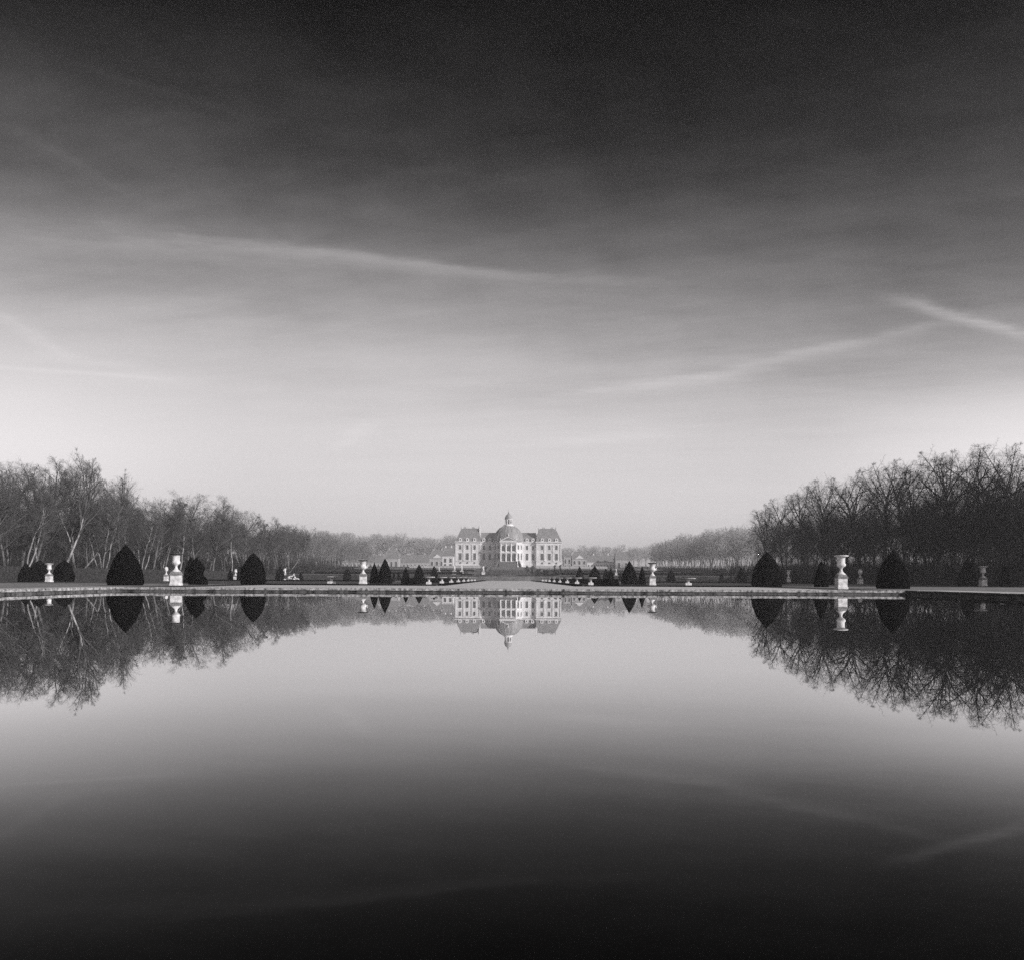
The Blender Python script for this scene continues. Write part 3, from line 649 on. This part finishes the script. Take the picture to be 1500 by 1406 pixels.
# great stair in front of the palace, and terrace walls
st = empty('staircase', (0, 420, 0)); tag(st, 'broad weathered stone staircase stepping up to the palace door', 'staircase')
def flight(hw, y0, y1, z0, z1, n):
    b = MB()
    for k in range(n): b.box(-hw, hw, y0+(y1-y0)*k/n-420, y1+.5-420, z0+(z1-z0)*k/n-(.8 if k == 0 else 0), z0+(z1-z0)*(k+1)/n)
    return b
flight(13.2, 424, 438, 2.6, 5.2, 16).build('flight', STEP, st); flight(10.2, 438.6, 462, 5.2, 8.3, 18).build('flight', STEP, st); flight(5.6, 464, 478.3, 8.3, 11.9, 22).build('flight', STEP, st)
for s in (-1, 1):
    w = MB()
    for (x0, y0, z0, x1, y1, z1) in ((15.0, 422, 3.9, 13.7, 438, 6.2), (12.2, 438.8, 6.3, 10.7, 462, 9.3), (7.2, 463, 9.3, 6.0, 478, 12.8)):
        w.add([(s*x0, y0-420, z0-3), (s*(x0+.8), y0-420, z0-3), (s*(x1+.8), y1-420, z1-3), (s*x1, y1-420, z1-3), (s*x0, y0-420, z0), (s*(x0+.8), y0-420, z0), (s*(x1+.8), y1-420, z1), (s*x1, y1-420, z1)],
              [(0, 3, 2, 1), (4, 5, 6, 7), (0, 1, 5, 4), (1, 2, 6, 5), (2, 3, 7, 6), (3, 0, 4, 7)])
    w.build('side_wall', STEP, st)
for s, nm in ((-1, 'left'), (1, 'right')):
    for (x0, x1, y, z0, z1, lab) in ((17.6, 84, 416, 4.6, 6.75, f'long low stone terrace wall below the palace garden at {nm}'), (16.5, 60, 463.5, 6.5, 8.75, f'pale terrace wall directly under the {nm} palace wing')):
        b = MB(); a, c = sorted((s*x0, s*x1)); b.box(a, c, y, y+1.6, z0-.5, z1); b.box(a-.1, c+.1, y-.12, y+1.7, z1, z1+.22)
        for k in range(int((x1-x0)/6)): q = a+3+k*6; b.box(q-.35, q+.35, y-.14, y, z0-.5, z1)
        tag(b.build('terrace_wall', TERR if y < 440 else FACADE2), lab, 'wall')
for s, nm in ((-1, 'left'), (1, 'right')):
    wz = 2.25; b = MB(); a, c = sorted((s*.01, s*15.6)); b.box(a, c, 254.9, 255.7, .0, wz-.2); b.box(a, c, 254.75, 255.8, wz-.2, wz)
    tag(b.build('terrace_wall', TERR), f'low weathered wall closing the {nm} half of the gravel path', 'wall')

# ------------------------------------------------------------------ service buildings on both sides of the palace
def outbuilding(name, label, px0, px1, roof, eave, base, d, hip=.35, bays=3, arched=False, wallm=FACADE2, depth=10, gable=False, rows=1, group='service buildings beside the palace'):
    xa, xb = X_at(px0, d), X_at(px1, d); zb = top_z((px0+px1)/2, base, d); ze = top_z((px0+px1)/2, eave, d); zr = top_z((px0+px1)/2, roof, d)
    cx = (xa+xb)/2; w = (xb-xa)/2; g0 = zt(cx, d)
    r = empty(name, (cx, d, g0)); tag(r, label, 'building', group)
    e = ze-g0; rr = zr-g0
    b = MB(); b.box(-w, w, 0, depth, -1.5, e-.02); b.box(-w-.15, w+.15, -.2, depth+.1, e-.45, e-.03); b.box(-w-.1, w+.1, -.1, depth, -1.5, 1.0)
    for sgn in (-1, 1): b.box(sgn*w-(.5 if sgn > 0 else 0)-.01, sgn*w+(.5 if sgn < 0 else 0)+.01, -.12, 0, 1.0, e-.45)
    b.build('wall', wallm, r)
    ins = w*hip
    rf = MB().frustum(-w-.3, w+.3, -.35, depth+.2, e, -w+ins, w-ins, depth*.42, depth*.58, rr); ro = rf.build('roof', SLATE, r)
    MB().box(-w+ins-.1, w-ins+.1, depth*.42-.2, depth*.42+.2, rr-.12, rr+.18).build('ridge', LEAD, ro)
    if hip > .15:
        for sgn in (-1, 1): MB().tube([(sgn*(w+.3), -.38, e+.05), (sgn*(w-ins), depth*.42, rr+.05)], [.16, .16], 5).build('hip_ridge', LEAD, ro)
    for cxx in (-w*.5, w*.55): MB().box(cxx-.5, cxx+.5, depth*.5, depth*.5+.9, rr-1.5, rr+1.6).build('chimney', wallm, ro)
    if gable:
        MB().prism([(-w*.62, e), (w*.62, e), (0, e+w*.5)], -.25, depth*.35).build('pediment', TRIM, r)
    zlo = max(g0, zb)-g0
    for k in range(bays):
        x = -w+2*w*(k+.5)/bays; ww = min(2*w/bays*.42, 1.8)
        for q in range(rows):
            z0 = zlo+.6+(e-zlo-1.2)*q/rows; z1 = z0+(e-zlo-1.2)/rows*.72
            f = MB(); p = MB()
            if arched: f.prism([(a+x, z) for a, z in arch_poly(ww+.5, z0, z1+.25)], -.1, .05); p.prism([(a+x, z) for a, z in arch_poly(ww, z0+.02, z1)], -.14, .02)
            else: f.box(x-ww/2-.2, x+ww/2+.2, -.1, .05, z0-.1, z1+.2); p.box(x-ww/2, x+ww/2, -.14, .02, z0, z1)
            fo = f.build('window', TRIM, r); p.build('pane', GLASS, fo)
    return r
outbuilding('service_wing', 'low slate roofed wing at the far left end of the service court', 500, 563, 813, 823, 833, 640, .06, 11, True)
outbuilding('service_pavilion', 'square pavilion with pale ridged hip roof between the two left wings', 563.5, 583.5, 805, 817, 834, 600, .3, 3, True, depth=11)
outbuilding('service_wing', 'arcaded wing with long slate roof just left of the palace', 584, 632, 812.5, 823, 833, 625, .04, 9, True)
outbuilding('service_house', 'gabled house with hip roof at the inner end of the left arcaded wing', 629, 651, 806, 817, 835, 590, .3, 3, False, gable=True, rows=1)
outbuilding('service_house', 'tall pale house close against the left palace corner', 648, 664, 802, 814, 835, 560, .3, 2, False, TRIM, rows=2)
outbuilding('service_house', 'low house with slate roof right beside the right palace corner', 825.5, 837, 808, 815, 835, 610, .3, 2, False, rows=2)
outbuilding('service_house', 'pedimented pale house with hip roof right of the palace', 838, 859.5, 807.5, 818, 836, 590, .3, 3, False, gable=True, rows=2)
outbuilding('service_wing', 'arcaded pale wing with long roof behind the right yew cones', 860, 901, 813, 823, 835, 625, .04, 9, True, TRIM)
outbuilding('service_pavilion', 'square faded pavilion at the far right end of the service court', 901.5, 922.5, 808, 819, 836, 610, .2, 2, False, depth=11)

# ------------------------------------------------------------------ bare trees
class Tree:
    """grows branches; keeps the big wood and the twigs in two meshes"""
    def __init__(s, seed, H, spread, kids, fork=.32, lean=(0, 0), twig=.012, tr=.30, ang=.78, bend=.10, stems=1, drop=.0):
        s.rg = np.random.RandomState(seed); s.tv, s.tf, s.cv, s.cf, s.tm = [], [], [], [], []
        s.zc = H*.60; s.rz = H*.42; s.p1, s.p2 = s.rg.rand(2)*6.28
        s.kids, s.twig, s.ang, s.bend, s.H, s.spread, s.drop = kids, twig, ang, bend, H, spread, drop
        for q in range(stems):
            d = np.array([lean[0], lean[1], 1.0])
            if stems > 1:
                a = 6.28*q/stems+s.rg.rand(); d = d+.28*np.array([math.cos(a), math.sin(a), 0])
            p0 = np.array([0, 0, -.2])
            s.grow(p0, d/np.linalg.norm(d), H*s.rg.uniform(.90, 1.0)*.80, tr/math.sqrt(stems), 0, fork)
    def ring_tube(s, pts, rad, n, big):
        V, Fc = (s.tv, s.tf) if big else (s.cv, s.cf)
        o = len(V); P = np.array(pts); D = np.gradient(P, axis=0)
        d = D.mean(0); u = np.cross(d, (0.31, .17, .95) if abs(d[2]) < .8*np.linalg.norm(d) else (1, .2, 0)); u /= np.linalg.norm(u)+1e-9; w = np.cross(d/np.linalg.norm(d), u)
        m = len(P)
        for i in range(m-1):
            for k in range(n):
                t = 6.2832*k/n; V.append(P[i]+rad[i]*(math.cos(t)*u+math.sin(t)*w))
        V.append(P[-1])
        for i in range(m-2):
            for k in range(n): Fc.append((o+i*n+k, o+i*n+(k+1) % n, o+(i+1)*n+(k+1) % n, o+(i+1)*n+k))
        e = o+(m-2)*n; tip = o+(m-1)*n
        for k in range(n): Fc.append((e+k, e+(k+1) % n, tip))
    def grow(s, p, d, L, r, lev, start=.3):
        rg = s.rg; last = lev == len(s.kids)
        ns = (12, 6, 4, 3, 2, 2)[lev] if not last else 2
        pts = [p]; rad = [r]; q = p.copy(); dd = d.copy(); seg = L/ns; dirs = [dd]
        up = (.03, .055, .035, .02, 0, 0)[lev]; wob = (s.bend, .10, .15, .2, .2, .2)[lev]
        for i in range(ns):
            dd = dd+rg.normal(0, wob, 3)*(.6 if lev == 0 else 1)+np.array([0, 0, up-s.drop*(lev >= 2)]); dd /= np.linalg.norm(dd)
            q = q+dd*seg; pts.append(q); dirs.append(dd)
            if lev >= 1:
                th = math.atan2(q[1], q[0]); zz = (q[2]-s.zc)/s.rz
                lim = s.spread*(1+.10*math.sin(3*th+s.p1)+.08*math.sin(5*th+s.p2+zz*4))
                if (q[0]**2+q[1]**2)/lim**2+zz*zz*(1+.14*math.sin(4*th+s.p2)) > 1: rad.append(s.twig*.5); break
            f = (i+1)/ns; rad.append(r*((1-f)**.75*.92+.08) if lev == 0 else max(r*(1-.8*f), s.twig*.5))
        if lev <= 1: s.ring_tube(pts, rad, 7 if lev == 0 else 5, True); s.tm += [1 if lev else 0]*(len(s.tf)-len(s.tm))
        else: s.ring_tube(pts, rad, 3, False)
        if last: return
        ns = len(pts)-1
        n = s.kids[lev]; n = max(2, int(round(n*rg.uniform(.8, 1.2)))); ph = rg.rand()*6.28
        t0 = start if lev == 0 else .22
        for k in range(n):
            t = t0+(1-t0)*((k+rg.rand()*.7)/n)**.95; t = min(t, .985)
            x = t*ns; i = min(int(x), ns-1); f = x-i; pp = pts[i]*(1-f)+pts[i+1]*f; bd = dirs[i+1]
            ph += 2.4+rg.normal(0, .35)
            u = np.cross(bd, (0.2, .1, 1) if abs(bd[2]) < .9 else (1, 0, .1)); u /= np.linalg.norm(u); w = np.cross(bd, u)
            an = s.ang*rg.uniform(.7, 1.35)*(1.0 if lev else (1.25-.55*t))
            nd = bd*math.cos(an)+(u*math.cos(ph)+w*math.sin(ph))*math.sin(an)
            if lev == 0:
                hh = (t-t0)/(1-t0); cl = s.spread*(math.sin(math.pi*min(.22+hh*.64, 1))**.6)*rg.uniform(.9, 1.3)+.13*s.H*hh
                cr = min(r*.55, .055+.012*cl)
            else:
                cl = L*(.62, .55, .52, .5, .5)[lev]*(1-.45*t)*rg.uniform(.75, 1.3); cr = max((rad[i]*.62, s.twig)[1 if lev >= 2 else 0], s.twig)
                if lev >= 2: cl = max(cl, .75)
            s.grow(pp, nd/np.linalg.norm(nd), cl, cr, lev+1)
    def meshes(s, bark, twig):
        out = []
        for V, Fc, m, nm in ((s.tv, s.tf, bark, 'trunk'), (s.cv, s.cf, twig, 'crown')):
            me = bpy.data.meshes.new(nm); me.from_pydata([tuple(map(float, v)) for v in V], [], Fc); me.update(); me.materials.append(m)
            if nm == 'trunk': me.materials.append(BARKL if bark is not BARKD else BARKD); me.polygons.foreach_set('material_index', s.tm)
            me.shade_smooth(); out.append(me)
        return out
K4 = [17, 10, 9, 6]
VAR = {}
def variant(key, bark, twig, **kw): VAR[key] = (Tree(**kw).meshes(bark, twig), kw['H'])
variant('beech1', BARKM, TWIGP, seed=1, H=25, spread=7.0, kids=K4, fork=.34)
variant('beech2', BARKM, TWIGP, seed=2, H=25, spread=7.6, kids=K4, fork=.30, lean=(.03, .02))
variant('pale1', BARKP, TWIGP, seed=3, H=23, spread=6.0, kids=[11, 8, 8, 5], fork=.46, bend=.16, tr=.24)
variant('pale2', BARKP, TWIGP, seed=4, H=22, spread=5.2, kids=[10, 8, 8, 5], fork=.44, bend=.2, stems=2, tr=.26)
variant('pale3', BARKP, TWIGP, seed=5, H=24, spread=5.6, kids=[9, 8, 9, 6], fork=.36, bend=.15, stems=3, tr=.30, lean=(.02, 0))
variant('tall1', BARKM, TWIGP, seed=6, H=27, spread=4.6, kids=[18, 8, 9, 6], fork=.40, tr=.26)
variant('fan1', BARKP, TWIGP, seed=7, H=23, spread=7.8, kids=[13, 9, 9, 6], fork=.5, ang=.5, tr=.25)
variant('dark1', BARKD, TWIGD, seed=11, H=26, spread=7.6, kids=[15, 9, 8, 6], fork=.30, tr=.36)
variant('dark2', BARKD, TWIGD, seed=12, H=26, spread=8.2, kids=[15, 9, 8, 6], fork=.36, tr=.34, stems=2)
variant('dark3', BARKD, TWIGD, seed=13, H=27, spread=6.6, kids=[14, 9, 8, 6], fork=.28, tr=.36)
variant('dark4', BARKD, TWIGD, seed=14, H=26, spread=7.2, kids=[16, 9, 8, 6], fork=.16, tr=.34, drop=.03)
def plant(key, x, y, h, label, group, cat='tree', rz=0.0, wide=1.0):
    (tm, cm_), H = VAR[key]; r = empty('bare_tree', (x, y, zt(x, y)), rz); k = h/H; r.scale = (k*wide, k*wide, k)
    for me, nm in ((tm, 'trunk'), (cm_, 'crown')):
        o = bpy.data.objects.new(nm, me); C.objects.link(o); o.parent = r
    return tag(r, label, cat, group)
tr = random.Random(77)
def px_of(x, y): return 744+(x-CAM[0])*F/y
# hand placed front row of the left wood: px, top px, distance, variant, label
LEFT_FRONT = [
 (8, 672, 145, 'beech1', 'bare tree at the very left edge of the left wood'),
 (30, 668, 158, 'beech1', 'tall twiggy bare tree above the leftmost dark yew cone'),
 (52, 664, 166, 'beech2', 'tall wide bare tree rising over the small white urn at far left'),
 (90, 668, 165, 'fan1', 'high branching bare tree above the right black yew bush'),
 (112, 676, 170, 'pale3', 'several stemmed pale tree with fanning stems left of the largest cone'),
 (128, 664, 178, 'tall1', 'tallest narrow bare tree standing clear above the left wood'),
 (150, 712, 172, 'pale2', 'low pale two stemmed tree in the dip left of the largest cone'),
 (172, 716, 182, 'beech1', 'bare tree right behind the tip of the largest yew cone'),
 (194, 698, 190, 'fan1', 'pale tree with flat fan crown above the largest yew cone'),
 (205, 730, 186, 'pale2', 'slim pale forked tree just right of the largest yew cone'),
 (222, 722, 200, 'beech2', 'bare tree between the largest cone and the tall left urn'),
 (240, 703, 205, 'tall1', 'narrow tall bare tree above the tall left urn'),
 (262, 733, 208, 'pale1', 'pale leaning tree right behind the tall left urn'),
 (290, 718, 220, 'beech1', 'wide round crowned bare tree above the misshapen yew'),
 (312, 722, 228, 'beech2', 'second wide crowned bare tree between the misshapen yew and the round cone'),
 (338, 735, 240, 'pale1', 'bare tree above the small far urn of the left lawn'),
 (355, 742, 252, 'beech1', 'grey bare tree left of the round shouldered cone'),
 (371, 745, 262, 'tall1', 'grey bare tree straight above the round shouldered cone'),
 (392, 754, 285, 'beech2', 'grey hazy bare tree above the leftmost herm'),
 (408, 758, 300, 'tall1', 'grey hazy bare tree above the pointed cone by the sculpture group'),
 (424, 764, 322, 'pale3', 'faded bare tree above the pale sculpture group'),
 (438, 770, 345, 'beech1', 'faded bare tree at the thinning end of the left wood'),
 (452, 770, 365, 'pale1', 'thin pale birch standing alone at the end of the left wood'),
]
for px, tp, d, key, lab in LEFT_FRONT:
    x = X_at(px, d); z = zt(x, d); plant(key, x, d, top_z(px, tp, d)-z, lab, 'front trees of the left wood', rz=tr.uniform(0, 6.28))
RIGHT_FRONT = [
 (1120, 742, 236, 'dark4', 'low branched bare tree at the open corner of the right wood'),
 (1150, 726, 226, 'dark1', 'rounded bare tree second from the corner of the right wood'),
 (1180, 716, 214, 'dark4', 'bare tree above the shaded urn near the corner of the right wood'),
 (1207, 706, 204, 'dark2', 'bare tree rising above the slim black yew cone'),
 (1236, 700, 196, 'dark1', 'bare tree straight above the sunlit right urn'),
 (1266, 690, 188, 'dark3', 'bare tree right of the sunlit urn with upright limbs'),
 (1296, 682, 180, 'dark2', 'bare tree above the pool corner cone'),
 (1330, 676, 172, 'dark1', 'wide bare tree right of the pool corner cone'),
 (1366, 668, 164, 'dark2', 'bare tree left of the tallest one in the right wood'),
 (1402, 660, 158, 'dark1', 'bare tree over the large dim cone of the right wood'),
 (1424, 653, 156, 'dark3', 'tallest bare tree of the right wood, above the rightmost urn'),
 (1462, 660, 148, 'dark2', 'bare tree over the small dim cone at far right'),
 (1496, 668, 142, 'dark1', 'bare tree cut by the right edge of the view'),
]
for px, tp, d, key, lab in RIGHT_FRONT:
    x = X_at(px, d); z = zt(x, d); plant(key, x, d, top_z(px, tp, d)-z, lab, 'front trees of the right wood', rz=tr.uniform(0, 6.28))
# deeper rows: nothing tells these apart, they share a label per side
LK = ['beech1', 'beech2', 'pale1', 'pale2', 'fan1', 'tall1', 'pale3']
for row, X in enumerate((96, 104, 113, 123, 135, 150)):
    y = 118+row*10
    while y < 372:
        x = -(X+tr.uniform(-2.5, 2.5)); yy = y+tr.uniform(-2.5, 2.5); h = tr.uniform(18, 23)-(1.5 if yy > 280 else 0)
        if -60 < px_of(x, yy): plant(tr.choice(LK), x, yy, h, 'bare winter tree crowded inside the left wood behind its front trees', 'inner trees of the left wood', rz=tr.uniform(0, 6.28))
        y += 10.5+row*.8
RK = ['dark1', 'dark2', 'dark3', 'dark4']
for row, X in enumerate((98, 107, 117, 128, 142)):
    y = 118+row*10
    while y < 345:
        x = X+tr.uniform(-2.5, 2.5); yy = y+tr.uniform(-2.5, 2.5); h = tr.uniform(19.5, 23)
        if px_of(x, yy) < 1580 and px_of(x, yy) > 1122 and (yy < 240 or X > 104): plant(tr.choice(RK), x, yy, h, 'bare dark tree crowded inside the right wood behind its front trees', 'inner trees of the right wood', rz=tr.uniform(0, 6.28))
        y += 9.5+row*.6

# far woods and brushwood: single masses
def join_far(name, spots, keys, twigm):
    Vs, Fs, off = [], [], 0
    for (x, y, h) in spots:
        V0, F0, H = keys[tr.randrange(len(keys))]; k = h/H; a = tr.uniform(0, 6.28); c, s_ = math.cos(a), math.sin(a)
        W = np.empty_like(V0); W[:, 0] = (V0[:, 0]*c-V0[:, 1]*s_)*k+x; W[:, 1] = (V0[:, 0]*s_+V0[:, 1]*c)*k+y; W[:, 2] = V0[:, 2]*k+zt(x, y)
        Vs.append(W); Fs.append(F0+off); off += len(V0)
    V = np.concatenate(Vs); T = np.concatenate(Fs); me = bpy.data.meshes.new(name)
    me.vertices.add(len(V)); me.vertices.foreach_set('co', V.astype(np.float32).ravel())
    me.loops.add(T.size); me.loops.foreach_set('vertex_index', T.astype(np.int32).ravel())
    me.polygons.add(len(T)); me.polygons.foreach_set('loop_start', np.arange(0, T.size, 3, dtype=np.int32))
    me.update(calc_edges=True); me.validate(); me.materials.append(twigm)
    o = bpy.data.objects.new(name, me); C.objects.link(o); return tag(o, kind='stuff')
def tri_of(seed, H, spread, kids, **kw):
    t = Tree(seed=seed, H=H, spread=spread, kids=kids, **kw); V = np.array(t.tv+t.cv, dtype=float); o = len(t.tv); T = []
    for f in t.tf+[tuple(i+o for i in f) for f in t.cf]:
        T.append(f[:3])
        if len(f) == 4: T.append((f[0], f[2], f[3]))
    return V, np.array(T), H
FAR = [tri_of(s, 24, 6.5+.4*s, [12, 8, 8], twig=.045, fork=.34, tr=.3) for s in (21-20, 22-20, 23-20)]
sp = []
for row in range(4):
    y = 372+row*6
    while y < 660:
        sp.append((118+row*10+(y-372)*.02+tr.uniform(-2.5, 2.5), y+tr.uniform(-2, 2), tr.uniform(22, 25.5))); y += 8
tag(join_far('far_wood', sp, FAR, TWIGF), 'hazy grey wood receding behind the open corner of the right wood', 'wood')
sp = []
for row in range(7):
    X = -420
    while X < -6-(row < 3)*30:
        xx, yy = X+tr.uniform(-5, 5), 660+row*15+tr.uniform(-5, 5)+(-X)*.05; sp.append((xx, yy, min(tr.uniform(25, 31), 46-zt(xx, yy)-5*math.sin(X*.021)**2)*(1.0 if X < -30 else .7))); X += 10
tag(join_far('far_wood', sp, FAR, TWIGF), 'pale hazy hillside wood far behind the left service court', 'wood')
sp = []
for row in range(6):
    X = 10
    while X < 330:
        sp.append((X+tr.uniform(-5, 5), 690+row*20+tr.uniform(-8, 8), tr.uniform(17, 23))); X += 10
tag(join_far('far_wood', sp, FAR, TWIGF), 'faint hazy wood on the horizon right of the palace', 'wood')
sp = []
for row in range(4):
    y = 378
    while y < 600:
        sp.append((-(100+row*12+tr.uniform(-3, 3))-(y-378)*.03, y+tr.uniform(-3, 3), tr.uniform(15, 21))); y += 10
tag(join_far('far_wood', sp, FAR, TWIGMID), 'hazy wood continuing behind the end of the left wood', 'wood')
sp = [(-tr.uniform(160, 290), tr.uniform(150, 420), tr.uniform(16, 21)) for _ in range(420)]
tag(join_far('deep_wood', sp, FAR, BRUSH), 'dark depth of the left wood behind its trunks', 'wood')
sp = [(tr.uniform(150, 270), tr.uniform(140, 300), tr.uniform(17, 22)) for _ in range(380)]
sp += [(tr.uniform(97, 150), tr.uniform(84, 128), tr.uniform(23, 26)) for _ in range(70)]  # out-of-view trees, massed here to shade the rightmost urn
tag(join_far('deep_wood', sp, FAR, TWIGD), 'dark depth of the right wood behind its trunks, with unseen trees massed for shade', 'wood')
def brush(name, spots, m, label):
    rg = np.random.RandomState(9); V = []; T = []
    for (x, y, h) in spots:
        z = zt(x, y)
        for k in range(26):
            a = rg.rand()*6.28; sp_ = rg.uniform(.05, .5); hh = h*rg.uniform(.5, 1.1); bx, by = x+rg.normal(0, .5), y+rg.normal(0, .5)
            tx, ty = bx+math.cos(a)*sp_*hh, by+math.sin(a)*sp_*hh; r = .035; o = len(V)
            for q in range(3): V.append((bx+r*math.cos(q*2.1), by+r*math.sin(q*2.1), z))
            V.append((tx, ty, z+hh))
            T += [(o, o+1, o+3), (o+1, o+2, o+3), (o+2, o, o+3)]
    me = bpy.data.meshes.new(name); me.from_pydata(V, [], T); me.materials.append(m); o = bpy.data.objects.new(name, me); C.objects.link(o)
    return tag(o, label, 'undergrowth', None, 'stuff')
brush('undergrowth', [(-tr.uniform(87, 165), tr.uniform(115, 400), tr.uniform(2.5, 9)) for _ in range(2200)], BRUSH, 'grey tangle of saplings and brushwood between the trunks of the left wood')
brush('undergrowth', [(tr.uniform(90, 160), tr.uniform(115, 320), tr.uniform(2.5, 9)) for _ in range(2200)], TWIGD, 'dark tangle of saplings between the trunks of the right wood')

# ------------------------------------------------------------------ haze
hm = bpy.data.materials.new('winter_haze'); hm.use_nodes = True; t = hm.node_tree; t.nodes.clear()
pv = t.nodes.new('ShaderNodeVolumePrincipled'); pv.inputs['Color'].default_value = (.975, .965, .985, 1); pv.inputs['Density'].default_value = .00064; pv.inputs['Anisotropy'].default_value = 0.72
mo = t.nodes.new('ShaderNodeOutputMaterial'); t.links.new(pv.outputs[0], mo.inputs['Volume'])
tag(MB().box(-1270, 1270, -270, 1620, -2.0, 47.5).build('haze', hm), kind='stuff')
